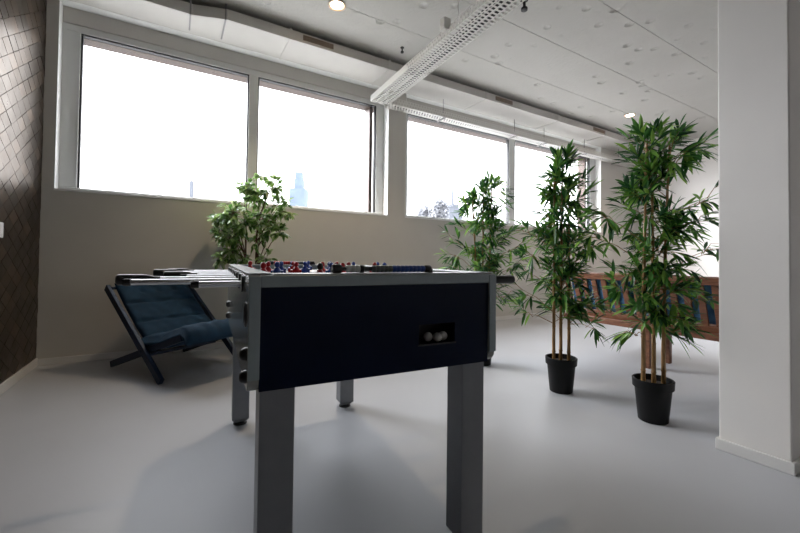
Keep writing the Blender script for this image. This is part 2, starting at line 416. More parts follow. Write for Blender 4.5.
pts = [(TX1 + .1 + i * .4, 4.222 + .012 * math.sin(i * 1.1), TZ + .0165) for i in range(14)]
tag(MB().tube(pts, .015, 8).build('cable', M['cable'], smooth=True), 'black cable lying in the tray along the window wall', 'cable')
def downlight(x, y, label):
    t = thing('recessed_downlight', (x, y, H), 0, label, 'light', 'recessed ceiling lights')
    MB().lathe([(.058, .0), (.082, -.001), (.085, -.008), (.075, -.012), (.06, -.006), (.058, 0)], n=32).build('trim_ring', M['lampring'], t, smooth=True)
    MB().lathe([(.0001, -.004), (.059, -.003), (.059, 0), (.0001, 0)], n=32).build('lens', M['lens'], t)
    ld = bpy.data.lights.new('downlight_lamp', 'SPOT'); ld.energy = 10; ld.color = (1, .78, .52); ld.spot_size = 1.9; ld.spot_blend = .6; ld.shadow_soft_size = .05
    lo = bpy.data.objects.new('downlight_lamp', ld); COL.objects.link(lo); lo.parent = t; lo.location = (0, 0, -.03)
downlight(1.265, 3.315, 'round warm ceiling light above the left window')
downlight(6.267, 3.315, 'round warm ceiling light above the tallest bamboo')

def sensor(x, y, label, s=1.0):
    t = thing('ceiling_anchor', (x, y, H), 0, label, 'anchor')
    MB().lathe([(.0001, 0), (.022 * s, 0), (.022 * s, -.006), (.008 * s, -.008), (.008 * s, -.045 * s), (.018 * s, -.047 * s), (.018 * s, -.06 * s), (.0001, -.062 * s)], n=14).build('bolt', M['black'], t)
sensor(2.15, 3.60, 'small black anchor bolt in the ceiling left of the cable tray')
sensor(2.69, 2.35, 'dark brown anchor at the top edge right of the cable tray', 1.6)

# ------------------------------------------------------------------ small wall things
sw = thing('wall_switch', (XL + .003, 3.505, 1.04), 0, 'white wall switch on the dark tiles at the left edge', 'switch')
MB().box(0, .010, -.13, -.045, 0, .10).build('switch_plate', M['plastic'], sw, bevel=.003)
MB().box(.010, .014, -.115, -.06, .02, .08).build('rocker', M['plastic'], sw, bevel=.002)
wp = thing('wall_panel', (XR - .001, 2.80, 1.08), 0, 'dark red panel on the far white wall beside the column', 'panel')
MB().box(-.06, 0, -.42, .07, 0, .95).build('panel_box', M['wine'], wp, bevel=.006)
MB().box(-.066, -.06, -.38, .03, .04, .91).build('panel_door', M['wine'], wp, bevel=.004)

# ------------------------------------------------------------------ foosball table
TA = -.081
tb = thing('foosball_table', (.594, 1.640, 0), TA, 'grey foosball table with a glossy navy end panel', 'foosball table')
PW, PL, TZT, TZB = .380, .696, .887, .598
def side_poly(r=.03):
    pts = [(-PL, TZT), (PL, TZT)]
    for k in range(5):
        t = PI / 2 * k / 4; pts.append((PL - r + r * math.cos(t), TZB + r - r * math.sin(t)))
    for k in range(5):
        t = PI / 2 * k / 4; pts.append((-PL + r - r * math.sin(t), TZB + r - r * math.cos(t)))
    return pts
SW = .027
for sgn in (-1, 1):
    x0, x1 = sorted((sgn * PW, sgn * (PW - SW)))
    p = MB().prism(side_poly(.035), x0, x1, 'x').build('side_panel', M['side'], tb, bevel=.003)
    p['label'] = 'pale grey side panel'
    # grey edge profile on the front and back edge, and pale cap on top
    for sy in (-1, 1):
        ya, yb = sorted((sy * PL, sy * (PL + .006)))
        MB().box(x0, x1, ya, yb, TZB + .034, TZT - .003).build('edge_strip', M['alu'], tb, bevel=.002)
    xa, xb = sorted((sgn * (PW + .001), sgn * (PW - .055)))
    MB().box(xa, xb, -PL + .012, PL - .012, TZT + .0003, TZT + .0045).build('top_rail', M['top'], tb, bevel=.003)
IN = PW - SW
for sy in (-1, 1):
    # end panel with a rectangular ball return pocket (only the near end has one)
    yo, yi = sy * (PL - .004), sy * (PL - .030)
    ya, yb = sorted((yo, yi))
    z0, z1 = TZB + .002, TZT - .0315
    e = MB()
    if sy < 0:
        hx0, hx1, hz0, hz1 = .096, .224, .675, .735
        e.box(-IN, hx0, ya, yb, z0, z1).box(hx1, IN, ya, yb, z0, z1).box(hx0, hx1, ya, yb, z0, hz0).box(hx0, hx1, ya, yb, hz1, z1)
        pk = MB(); yk = ya + .085
        pk.box(hx0 - .003, hx1 + .003, yk, yk + .004, hz0, hz1).box(hx0 - .004, hx0, ya + .004, yk, hz0, hz1).box(hx1, hx1 + .004, ya + .004, yk, hz0, hz1)
        pk.box(hx0, hx1, ya + .004, yk, hz0 - .004, hz0).box(hx0, hx1, ya + .004, yk, hz1, hz1 + .004)
        pk.build('ball_return', M['pocket'], tb)
        lp = MB(); lp.box(hx0 - .004, hx1 + .004, ya - .002, ya + .001, hz0 - .004, hz0 + .001)
        lp.build('pocket_lip', M['pocket'], tb, bevel=.001)
    else:
        e.box(-IN, IN, ya, yb, z0, z1)
    e.build('end_panel', M['navy'], tb)
    ya, yb = sorted((sy * (PL + .004), sy * (PL - .045)))
    MB().box(-IN, IN, ya, yb, TZT - .030, TZT - .001).build('end_rail', M['alu'], tb, bevel=.003)
    ya, yb = sorted((sy * (PL - .002), sy * (PL - .075)))
    MB().box(-IN + .03, IN - .03, ya, yb, TZT - .0005, TZT + .003).build('rail_cap', M['top'], tb, bevel=.002)
MB().box(-IN, IN, -PL + .03, PL - .03, .745, .765).build('playfield', M['felt'], tb)
MB().box(-IN, IN, -PL + .03, PL - .03, .604, .618).build('bottom_board', M['alu'], tb)
# legs
LW, LL, LS = .306, .648, .0435
for sx in (-1, 1):
    for sy in (-1, 1):
        cx, cy = sx * LW, sy * (LL - .012)
        l = MB().box(cx - LS, cx + LS, cy - LS, cy + LS, .034, TZB + .001)
        # chamfered end
        c = .018
        l.add([(cx - LS, cy - LS, .034), (cx + LS, cy - LS, .034), (cx + LS, cy + LS, .034), (cx - LS, cy + LS, .034),
               (cx - LS + c, cy - LS + c, .014), (cx + LS - c, cy - LS + c, .014), (cx + LS - c, cy + LS - c, .014), (cx - LS + c, cy + LS - c, .014)],
              [(0, 1, 5, 4), (1, 2, 6, 5), (2, 3, 7, 6), (3, 0, 4, 7), (4, 5, 6, 7)])
        lo = l.build('leg', M['leg'], tb, bevel=.003)
        MB().lathe([(.0001, .016), (.024, .016), (.034, .010), (.036, .0), (.0001, 0)], (cx, cy, 0), 20).build('foot', M['black'], lo, smooth=True)
# bolts and ball entry on both long sides
for sgn in (-1, 1):
    for v, z in ((-.645, .685), (-.645, .628), (.46, .690), (.46, .632)):
        MB().lathe([(.0001, sgn * .016), (.009, sgn * .015), (.015, sgn * .010), (.017, 0), (.0001, 0)], (sgn * PW, v, z), 16, 'x').build('bolt_cap', M['black'], tb, smooth=True)
    MB().lathe([(.022, 0), (.022, sgn * .003), (.028, sgn * .004), (.032, sgn * .002), (.033, 0)], (sgn * PW, -.615, .782), 24, 'x').build('ball_entry', M['black'], tb, smooth=True)
    MB().lathe([(.0001, sgn * .001), (.024, sgn * .001)], (sgn * PW, -.615, .782), 24, 'x').build('ball_entry_cup', M['steel'], tb)

# rods
ROD_Z = .855
man_proto = {}
def man_mesh(mb_body, mb_head, u, v, tilt):
    R = Matrix.Translation((u, v, ROD_Z)) @ Matrix.Rotation(tilt, 4, 'X')
    def T(p): return tuple(R @ Vector(p))
    b = MB()
    b.box(-.011, .011, -.009, .009, -.085, -.060)                                  # foot block
    b.add([(-.006, -.006, -.062), (.006, -.006, -.062), (.006, .006, -.062), (-.006, .006, -.062), (-.010, -.008, -.015), (.010, -.008, -.015), (.010, .008, -.015), (-.010, .008, -.015)],
          [(0, 1, 5, 4), (1, 2, 6, 5), (2, 3, 7, 6), (3, 0, 4, 7)])
    b.tube([(0, 0, -.018), (0, 0, 0), (0, 0, .028), (0, 0, .040)], [.0115, .0135, .0150, .007], 10)      # torso
    b.tube([(-.0175, 0, .028), (-.0175, 0, -.008)], .0055, 8).tube([(.0175, 0, .028), (.0175, 0, -.008)], .0055, 8)
    mb_body.add([T(p) for p in b.v], b.f)
    h = MB().sphere((0, 0, .050), .0100, 10, 8, (1, 1, 1.15))
    mb_head.add([T(p) for p in h.v], h.f)
rods = [  # v, handle side (+1 right), left end u, right end u, men, colour, tilt
    (-.510, 1, -.507, .617, [-.159], 'red', .0),
    (-.364, 1, -.684, .500, [-.311, -.042], 'red', .12),
    (-.219, -1, -.720, .430, [-.246, -.041, .188], 'blue', .08),
    (-.073, 1, -.560, .640, [-.26, -.149, -.039, .078, .202], 'red', .15),
    (.073, -1, -.622, .520, [-.186, -.08, .033, .152, .279], 'blue', .1),
    (.218, 1, -.600, .600, [-.304, -.107, .111], 'red', .2),
    (.364, -1, -.690, .500, [-.086, .12], 'blue', .15),
    (.510, -1, -.650, .540, [.032], 'blue', .1)]
for v, hs, ul, ur, men, colr, tilt in rods:
    z = ROD_Z
    r = MB().tube([(ul, v, z), (ur, v, z)], .0085, 12).build('rod', M['rod'], tb, smooth=True)
    he, hd = (ur, -1) if hs > 0 else (ul, 1)
    hl = .118
    MB().lathe([(.0001, 0), (.012, 0), (.0165, .004), (.0172, .02), (.0165, .075), (.0150, .088), (.0105, .100), (.0105, hl), (.0001, hl)] if hd > 0 else
               [(.0001, 0), (.012, 0), (.0165, -.004), (.0172, -.02), (.0165, -.075), (.0150, -.088), (.0105, -.100), (.0105, -hl), (.0001, -hl)],
               (he - hd * .012, v, z), 16, 'x').build('handle', M['black'], r, smooth=True)
    oe = ul if hs > 0 else ur
    d2 = 1 if hs > 0 else -1
    MB().lathe([(.0001, -.006 * d2), (.0095, -.005 * d2), (.0105, 0), (.0105, .014 * d2), (.0001, .014 * d2)], (oe, v, z), 14, 'x').build('end_cap', M['black'], r, smooth=True)
    for u in men:
        bb, hh = MB(), MB(); man_mesh(bb, hh, u, v, tilt)
        p = bb.build('player_figure', M[colr], r, smooth=True)
        q = hh.build('player_head', M['red'] if v != -.510 and colr == 'red' else M['hair'] if colr == 'red' else M['blue'], r, smooth=True)
    for u in (-.335, .335):
        MB().tube([(u - .012, v, z), (u + .012, v, z)], .014, 12).build('rod_bumper', M['black'], r, smooth=True)
    for sgn in (-1, 1):
        MB().tube([(sgn * (PW + .001), v, z), (sgn * (PW + .006), v, z)], .024, 14).build('rod_bearing', M['black'], tb, smooth=True)

def scorer(v, segs, z):
    s = MB().tube([(segs[0][0], v, z), (segs[-1][1], v, z)], .0035, 8).build('score_counter', M['steel'], tb, smooth=True)
    for u in (segs[0][0] + .004, segs[-1][1] - .004):
        MB().box(u - .006, u + .006, v - .01, v + .01, TZT + .003, z).build('counter_bracket', M['black'], s)
    for a, b_, m, r_, n in segs:
        L = (b_ - a) / n
        for k in range(n):
            c0 = a + L * k; w = L * .97
            MB().lathe([(.0036, 0), (r_ * .82, 0), (r_, w * .18), (r_, w * .82), (r_ * .82, w), (.0036, w)], (c0, v, z), 14, 'x').build('counter_bead', M[m], s, smooth=True)
scorer(-.650, [(-.161, -.134, 'black', .0135, 1), (-.134, -.120, 'black', .006, 1), (-.120, -.079, 'greybead', .0105, 3), (-.079, -.066, 'black', .0115, 1),
               (-.066, -.041, 'black', .006, 2), (-.041, .024, 'darkbead', .0105, 5), (.024, .135, 'bluebead', .0105, 8), (.135, .158, 'black', .0115, 1)], TZT + .0145)
scorer(.640, [(-.17, -.14, 'black', .0115, 1), (-.14, -.02, 'red', .0105, 9), (-.02, .07, 'darkbead', .0105, 7), (.07, .10, 'black', .0115, 1)], TZT + .0145)

def tw_(u, v, z): 
    c, s = math.cos(TA), math.sin(TA); return (.594 + u * c - v * s, 1.640 + u * s + v * c, z)
ballm = bpy.data.meshes.new('ball')
for (u, v, lab) in ((.148, -.655, 'white ball at the left of the return pocket'), (.172, -.672, 'white ball in the middle of the return pocket'), (.200, -.660, 'white ball at the right of the return pocket')):
    r = .0145
    o = MB().sphere((0, 0, 0), r, 18, 12).build('foosball_ball', M['ball'], smooth='all')
    o.location = tw_(u, v, .675 + r); tag(o, lab, 'ball', 'balls in the return pocket')

# ------------------------------------------------------------------ lounge chair
FLp, RLp = Vector((-.065, 3.281, 0)), Vector((-.428, 3.909, 0))
fdir = (FLp - RLp).normalized(); rz = math.atan2(fdir.y, fdir.x)
ch = thing('lounge_chair', (RLp.x, RLp.y, 0), rz, 'dark blue folding wooden lounge chair with padded petrol blue cushions', 'lounge chair')
# local: x forward, y to the left of the sitter (window side), width W along +y
CWD = .68
A0, A1 = (.742, .0), (-.085, .668)          # stile: foot, top
B0, B1 = (-.05, -.016), (.935, .355)              # seat rail: rear foot, front
for y_ in (0, CWD):
    yo = y_ + (.0 if y_ == 0 else 0)
    n_ = Vector((A1[0] - A0[0], 0, A1[1] - A0[1])).normalized()
    MB().bar((A0[0] + n_.x * -.0, yo, .012), (A1[0], yo, A1[1]), .030, .058, (0, 1, 0)).build('back_stile', M['chairwood'], ch, bevel=.004)
    yi = y_ + (.034 if y_ == 0 else -.034)
    MB().bar((B0[0], yi, .026), (B1[0], yi, B1[1]), .030, .052, (0, 1, 0)).build('seat_rail', M['chairwood'], ch, bevel=.004)
MB().tube([(.475, -.02, .205), (.475, CWD + .02, .205)], .014, 10).build('pivot_bar', M['chairwood'], ch, smooth=True)
MB().bar((.44, .05, .165), (.44, CWD - .05, .165), .022, .045, (0, 0, 1)).build('cross_bar', M['chairwood'], ch, bevel=.003)
MB().bar((.965, .05, .352), (.965, CWD - .05, .352), .022, .045, (1, 0, 0)).build('cross_bar', M['chairwood'], ch, bevel=.003)
MB().bar((-.045, .01, .66), (-.045, CWD - .01, .66), .022, .045, (0, 0, 1)).build('top_bar', M['chairwood'], ch, bevel=.003)
def pad(path, y0, y1, thick, seams, tuft_rows, nu=44, nv=40, puff=1.0):
    """quilted pad: path = list of (x,z) centreline points, extruded from y0 to y1"""
    # resample path by arc length
    pts = [Vector((p[0], 0, p[1])) for p in path]; seg = [0]
    for a, b_ in zip(pts[:-1], pts[1:]): seg.append(seg[-1] + (b_ - a).length)
    L = seg[-1]
    def at(t):
        s = t * L
        for i in range(len(pts) - 1):
            if s <= seg[i + 1] + 1e-9:
                k = (s - seg[i]) / (seg[i + 1] - seg[i]); return pts[i].lerp(pts[i + 1], k), (pts[i + 1] - pts[i]).normalized()
        return pts[-1], (pts[-1] - pts[-2]).normalized()
    m = MB(); rnd = random.Random(3)
    for side in (1, -1):
        for i in range(nu + 1):
            t = i / nu; p, d = at(t)
            d = (at(min(1, t + .03))[0] - at(max(0, t - .03))[0]).normalized()
            nrm = Vector((-d.z, 0, d.x))
            for j in range(nv + 1):
                s = j / nv
                e = max(0, 1 - abs(2 * t - 1) ** 9) * max(0, 1 - abs(2 * s - 1) ** 11)
                hgt = thick * .5 * math.sqrt(e)
                if side > 0:
                    for q in seams: hgt -= .34 * thick * math.exp(-((t - q) / .022) ** 2) * min(1, e * 2) * (.75 + .25 * math.cos((s - .5) * 6 * PI))
                    for q in tuft_rows:
                        for sj in (.27, .5, .73):
                            hgt -= .30 * thick * math.exp(-((t - q) / .035) ** 2 - ((s - sj) / .035) ** 2)
                    hgt += .05 * thick * math.sin(s * 23 + t * 9) * math.sin(t * 31 + 2 * math.sin(s * 11)) * e
                m.v.append(tuple(p + nrm * hgt * side + Vector((0, y0 + (y1 - y0) * s, 0))))
    N = (nu + 1) * (nv + 1); W = nv + 1
    for sd in (0, 1):
        for i in range(nu):
            for j in range(nv):
                a = sd * N + i * W + j; m.f.append((a, a + 1, a + W + 1, a + W))
    for i in range(nu):
        for j in (0, nv):
            a = i * W + j; m.f.append((a, a + W, a + W + N, a + N))
    for j in range(nv):
        for i in (0, nu):
            a = i * W + j; m.f.append((a, a + 1, a + 1 + N, a + N))
    return m
pad([(.46, .265), (.30, .375), (.12, .525), (-.02, .66), (-.045, .70)][::-1], .035, CWD - .035, .075, (.36, .68), (.18,)).build('back_cushion', M['chaircush'], ch, smooth='all')
pad([(.38, .262), (.50, .270), (.68, .298), (.84, .355), (.93, .385), (.99, .36), (1.0, .305)], .015, CWD - .015, .115, (.42,), (.2,)).build('seat_cushion', M['chaircush'], ch, smooth='all')

# ------------------------------------------------------------------ plants
def leaf(mb, base, d, nrm, L, W, droop, prof=(0.12, .75, 1, .72, 0.03), fold=.18):
    d = d.normalized(); side = d.cross(nrm)
    if side.length < 1e-4: side = d.orthogonal()
    side.normalize(); nrm = side.cross(d).normalized()
    n = len(prof); vs = []
    for i in range(n):
        t = i / (n - 1); p = base + d * (L * t) + Vector((0, 0, -droop * L * t * t)); w = W * .5 * prof[i]
        vs += [p - side * w + nrm * w * fold, p - nrm * w * fold * .3, p + side * w + nrm * w * fold]
    fs = []
    for i in range(n - 1):
        a = i * 3; fs += [(a, a + 1, a + 4, a + 3), (a + 1, a + 2, a + 5, a + 4)]
    mb.add(vs, fs)

def make_pot(root, r0=.073, r1=.101, h=.245):
    pr = [(.0001, 0), (r0, 0), (r0 + .004, .004), (r1 - .006, h - .052), (r1 + .004, h - .050), (r1 + .007, h - .004), (r1 + .002, h), (r1 - .004, h - .002), (r1 - .008, h - .03), (r0, .02), (.0001, .02)]
    MB().lathe(pr, n=40).build('pot', M['pot'], root, smooth=True)
    MB().lathe([(.0001, h - .030), (r1 * .5, h - .026), (r1 - .0085, h - .034), (r1 - .012, h - .05)], n=32).build('soil', M['soil'], root, smooth=True)

RV = Vector((C_, -S_, 0))       # direction along the window-wall view, used to shape crowns
def bamboo(x, y, seed, label, culms, htop, prof, extra, n_twigs, zlow):
    rnd = random.Random(seed)
    root = thing('bamboo_plant', (x, y, 0), 0, label, 'potted plant', 'potted bamboo plants')
    make_pot(root)
    tops = []
    for (ox, oy, hh, lx, ly) in culms:
        pts, rad = [], []; n = 22
        for i in range(n + 1):
            t = i / n; z = .20 + (hh - .20) * t
            w = .006 * math.sin(i * 1.7 + seed + ox * 90)
            pts.append((ox + lx * t * t + w, oy + ly * t * t + w * .6, z)); rad.append(.0125 * (1 - .55 * t))
        # nodes: slightly swollen rings
        p2, r2 = [], []
        for i in range(n + 1):
            p2.append(pts[i]); r2.append(rad[i])
            if i < n and i % 3 == 1:
                a, b_ = Vector(pts[i]), Vector(pts[i + 1])
                p2 += [a.lerp(b_, .3), a.lerp(b_, .4), a.lerp(b_, .5)]; r2 += [rad[i], rad[i] * 1.22, rad[i]]
        MB().tube(p2, r2, 10).build('culm', M['culm'], root, smooth=True)
        tops.append(pts)
    lm, tm = MB(), MB()
    def cpoint(pts, z):
        for a, b_ in zip(pts[:-1], pts[1:]):
            if a[2] <= z <= b_[2]: return Vector(a).lerp(Vector(b_), (z - a[2]) / (b_[2] - a[2]))
        return Vector(pts[-1])
    def twig(p, tip, nl=8, Ls=(.078, .135), fan=1.0):
        mid = p.lerp(tip, .5) + Vector((0, 0, .03 * rnd.random()))
        tm.tube([p, mid, tip], [.0022, .0017, .001], 4, cap=False)
        ax = (tip - mid).normalized()
        for k in range(nl):
            t = .35 + .65 * (k + rnd.random() * .5) / nl
            q = p.lerp(mid, t * 2) if t < .5 else mid.lerp(tip, min(1, (t - .5) * 2))
            an = rnd.uniform(0, 2 * PI); o = ax.orthogonal().normalized(); o2 = ax.cross(o)
            spread = (o * math.cos(an) + o2 * math.sin(an)) * rnd.uniform(.35, 1.15) * fan
            d = (ax + spread + Vector((0, 0, rnd.uniform(-.35, .30)))).normalized()
            nr = Vector((rnd.uniform(-.5, .5), rnd.uniform(-.5, .5), 1))
            e_ = q + d * .16
            if x + e_.x > 2.32 and y + e_.y < .86: continue
            leaf(lm, q, d, nr, rnd.uniform(*Ls), rnd.uniform(.017, .026), rnd.uniform(.03, .32))
        if not (x + tip.x + ax.x * .16 > 2.32 and y + tip.y + ax.y * .16 < .86): leaf(lm, tip, (ax + Vector((0, 0, .1))).normalized(), Vector((.2, .3, 1)), rnd.uniform(*Ls), .02, .2)
    for k in range(n_twigs):
        z = zlow + (htop - zlow - .08) * ((k + rnd.random()) / n_twigs)
        pts = rnd.choice([t for t in tops if t[-1][2] > z] or [tops[0]])
        p = cpoint(pts, z)
        # crown half width as a function of height
        zz = z; w = prof[-1][1]
        for (za, wa), (zb, wb_) in zip(prof[:-1], prof[1:]):
            if za <= zz <= zb: w = wa + (wb_ - wa) * (zz - za) / (zb - za)
        az = rnd.uniform(0, 2 * PI); R_ = w * rnd.uniform(.35, 1.0) * .72
        tip = p + Vector((math.cos(az) * R_, math.sin(az) * R_, rnd.uniform(-.04, .16)))
        twig(p, tip, rnd.randint(7, 11))
    for pts in tops:                                   # plume at each culm top
        tp_ = Vector(pts[-1])
        for k in range(4):
            az = rnd.uniform(0, 2 * PI)
            twig(tp_ - Vector((0, 0, .10 * rnd.random())), tp_ + Vector((math.cos(az) * .05, math.sin(az) * .05, rnd.uniform(.02, .09))), 10, (.085, .135), .8)
    for (s, zz, dy, n) in extra:                       # side sprays: offset along RV, height, depth offset
        pts = tops[0] if s < 0 else tops[-1]
        p = cpoint(pts, max(zlow, zz - .16)); tip = Vector((0, 0, zz)) + RV * s + Vector((S_, C_, 0)) * dy
        tm.tube([p, p.lerp(tip, .55) + Vector((0, 0, .02)), tip], [.003, .0022, .0012], 5, cap=False)
        for k in range(n):
            q = p.lerp(tip, rnd.uniform(.62, 1)); az = rnd.uniform(0, 2 * PI)
            twig(q, q + (RV * (.06 * (1 if s > 0 else -1)) + Vector((math.cos(az) * .05, math.sin(az) * .05, rnd.uniform(-.03, .08)))), 6, (.08, .13), .9)
    tm.build('twigs', M['culm'], root, smooth=True)
    lm.build('foliage', M['bamboo'], root)
    return root
bamboo(2.449, 1.162, 11, 'tallest potted bamboo in the foreground beside the white column',
       [(-.052, .028, 1.64, .02, -.01), (.0, -.004, 1.45, .02, .02), (.048, -.034, 1.65, .035, -.02)], 1.70,
       [(.4, .12), (.6, .24), (.85, .34), (1.1, .30), (1.3, .20), (1.5, .22), (1.7, .20), (1.85, .12)],
       [(.33, 1.32, .0, 4), (.30, 1.20, .02, 3), (.36, 1.02, 0, 4), (.20, 1.60, 0, 5), (.28, 1.66, .02, 3), (-.30, 1.20, 0, 5), (-.33, 1.08, .03, 4), (-.24, .80, 0, 4), (.3, .72, .05, 4), (.1, .52, -.03, 2), (-.13, .50, -.04, 3)], 150, .50)
bamboo(2.406, 1.749, 23, 'middle potted bamboo standing between the foosball table and the tallest bamboo',
       [(-.048, .026, 1.52, -.0, 0), (.0, .004, 1.63, .01, .0), (.045, -.03, 1.45, .02, .02)], 1.64,
       [(.4, .16), (.6, .23), (.9, .26), (1.15, .25), (1.4, .18), (1.7, .12)],
       [(-.33, 1.17, 0, 3), (-.28, .72, 0, 4), (-.27, .55, .0, 3), (.22, .45, -.02, 3), (.24, .62, 0, 4), (-.22, .98, 0, 4), (.22, 1.04, 0, 4), (-.26, .86, 0, 3)], 150, .48)
bamboo(2.397, 2.55, 37, 'farthest potted bamboo under the right window behind the foosball table',
       [(-.05, .02, 1.46, -.06, 0), (.0, .0, 1.54, .0, .0), (.045, -.03, 1.60, .05, .02)], 1.60,
       [(.4, .2), (.7, .28), (1.0, .30), (1.3, .24), (1.55, .16), (1.75, .1)],
       [(-.28, 1.12, 0, 3), (-.26, .98, 0, 4), (.30, 1.05, 0, 4), (.28, .88, 0, 4), (-.28, .88, 0, 3), (.2, .62, -.1, 3), (.1, 1.56, 0, 3), (-.16, 1.45, 0, 3)], 120, .55)

fx, fy = .70, 3.87
fc = thing('ficus_plant', (fx, fy, 0), 0, 'bushy small-leaved ficus standing against the wall behind the foosball table', 'potted plant')
make_pot(fc, .10, .125, .26)
rnd = random.Random(7); lm, bm_ = MB(), MB()
def dpt(px, py, dy=0):       # crown point in the plant's plane from its offset in metres along RV
    return Vector((RV.x * px, RV.y * px, py)) + Vector((S_, C_, 0)) * dy
tw1 = [(.0 + .012 * math.sin(i * .9), .012 * math.cos(i * .9), .22 + i * .07) for i in range(15)]
tw2 = [(.0 + .012 * math.sin(i * .9 + 2), .012 * math.cos(i * .9 + 2), .22 + i * .07) for i in range(13)]
MB().tube(tw1, [.019 - .0007 * i for i in range(15)], 8).build('trunk', M['bark'], fc, smooth=True)
MB().tube(tw2, [.015 - .0005 * i for i in range(13)], 8).build('trunk', M['bark'], fc, smooth=True)
MB().tube([(-.03, .02, .22), (-.06, .02, .6), (-.11, .03, .95), (-.2, .03, 1.2)], [.012, .011, .009, .006], 8).build('trunk', M['bark'], fc, smooth=True)
# blobs: offset, height, radius, number of twigs
blobs = [(-.30, 1.30, .14, 11), (-.36, 1.20, .12, 9), (-.20, 1.35, .15, 12), (-.24, 1.12, .13, 10), (-.10, 1.24, .14, 10), (.03, 1.32, .13, 10), (.0, 1.55, .13, 10), (-.10, 1.60, .09, 5), (.12, 1.60, .12, 8), (.20, 1.66, .06, 2),
         (.20, 1.45, .12, 8), (.26, 1.38, .09, 5), (.14, 1.20, .12, 9), (.24, 1.18, .08, 5), (-.22, .98, .10, 7), (-.30, .92, .08, 5), (-.12, .93, .09, 5), (.12, .92, .10, 5), (-.17, 1.66, .05, 2), (.05, 1.72, .06, 2), (.0, 1.1, .1, 5)]
for (ox, oz, R_, n) in blobs:
    n = int(n * 1.7)
    c = dpt(ox, oz, rnd.uniform(-.10, .06))
    a = Vector((.0, 0, max(.55, oz - .35))) if ox > -.1 else Vector((-.10, .03, max(.5, min(.95, oz - .25))))
    bm_.tube([a, a.lerp(c, .6) + Vector((0, 0, .03)), c], [.006, .004, .0025], 5, cap=False)
    for k in range(n):
        d = Vector((rnd.gauss(0, 1), rnd.gauss(0, 1) * .8, rnd.gauss(0, .8))).normalized()
        tip = c + d * R_ * rnd.uniform(.5, 1.05)
        if tip.y > .40: tip.y = .40
        bm_.tube([c, tip], [.002, .001], 4, cap=False)
        for q in range(8):
            p = c.lerp(tip, rnd.uniform(.35, 1.0)); dd = (d + Vector((rnd.uniform(-1, 1), rnd.uniform(-1, 1), rnd.uniform(-.9, .5)))).normalized()
            leaf(lm, p, dd, Vector((rnd.uniform(-.6, .6), rnd.uniform(-.9, .3), 1)), rnd.uniform(.052, .082), rnd.uniform(.027, .038), rnd.uniform(.1, .4), (.15, .85, 1, .7, .04), .15)
bm_.build('branches', M['bark'], fc, smooth=True); lm.build('foliage', M['ficus'], fc)

# ------------------------------------------------------------------ bench with cushions
SB = Vector((3.50, 2.54, 0)); adir = Vector((0, -1, 0)).normalized(); brz = math.atan2(adir.y, adir.x); BL = 2.03
bn = thing('slatted_bench', SB, brz, 'reddish wooden slatted bench seen from behind its backrest', 'bench')
def bp(y_, z_): return y_, z_
# backrest reclines towards the camera: local y is away from the camera
yb0, zb0, yb1, zb1 = .115, .385, .0, .822
MB().bar((0, yb1, zb1 - .028), (BL, yb1, zb1 - .028), .058, .042, (0, (yb1 - yb0), zb1 - zb0)).build('top_rail', M['bench'], bn, bevel=.004)
MB().bar((0, yb0 + .0, zb0 + .03), (BL, yb0, zb0 + .03), .05, .036, (0, (yb1 - yb0), zb1 - zb0)).build('lower_rail', M['bench'], bn, bevel=.004)
MB().box(-.02, BL + .02, yb0 - .06, yb0 - .02, .335, .392).build('seat_rail', M['bench'], bn, bevel=.004)
MB().box(-.02, BL + .02, yb0 + .50, yb0 + .54, .335, .392).build('seat_rail', M['bench'], bn, bevel=.004)
n = 21
for k in range(n):
    x = .05 + (BL - .1) * k / (n - 1)
    MB().bar((x, yb0, zb0 + .05), (x, yb1 + .012, zb1 - .05), .048, .018, (1, 0, 0)).build('back_slat', M['bench'], bn, bevel=.003)
for k in range(7):
    yy = yb0 + .0 + k * .078
    MB().box(.0, BL, yy, yy + .058, .393, .411).build('seat_slat', M['bench'], bn, bevel=.003)
for x in (.79, BL - .30):
    MB().bar((x, yb0 - .01, 0), (x, yb0 - .01, .37), .05, .05, (1, 0, 0)).build('leg', M['bench'], bn, bevel=.004)
    MB().bar((x, yb0 + .34, 0), (x, yb0 + .34, .37), .05, .05, (1, 0, 0)).build('leg', M['bench'], bn, bevel=.004)
for x0, x1, lab in ((.05, .66, 'blue back cushion at the window end of the slatted bench'), (.67, 1.28, 'blue back cushion in the middle of the slatted bench'), (1.29, 1.90, 'blue back cushion at the column end of the slatted bench')):
    c = thing('bench_cushion', SB + Matrix.Rotation(brz, 3, 'Z') @ Vector((x0, .0, 0)), brz, lab, 'cushion', 'blue cushions on the slatted bench')
    dy, dz = yb1 - yb0, zb1 - zb0; L = math.hypot(dy, dz); ny_, nz_ = dz / L, -dy / L
    # pad axis: built along (y,z) with width on x; reuse pad() by swapping axes
    o = .072
    p0 = (yb0 + ny_ * o + dy * .10, zb0 + nz_ * o + dz * .10); p1 = (yb0 + ny_ * o + dy * .93, zb0 + nz_ * o + dz * .93)
    m = pad([p0, ((p0[0] + p1[0]) / 2, (p0[1] + p1[1]) / 2), p1], 0, x1 - x0, .105, (), (.35, .65), 20, 24)
    m.v = [(v[1], v[0], v[2]) for v in m.v]
    m.build('cushion_cover', M['benchcush'], c, smooth='all')

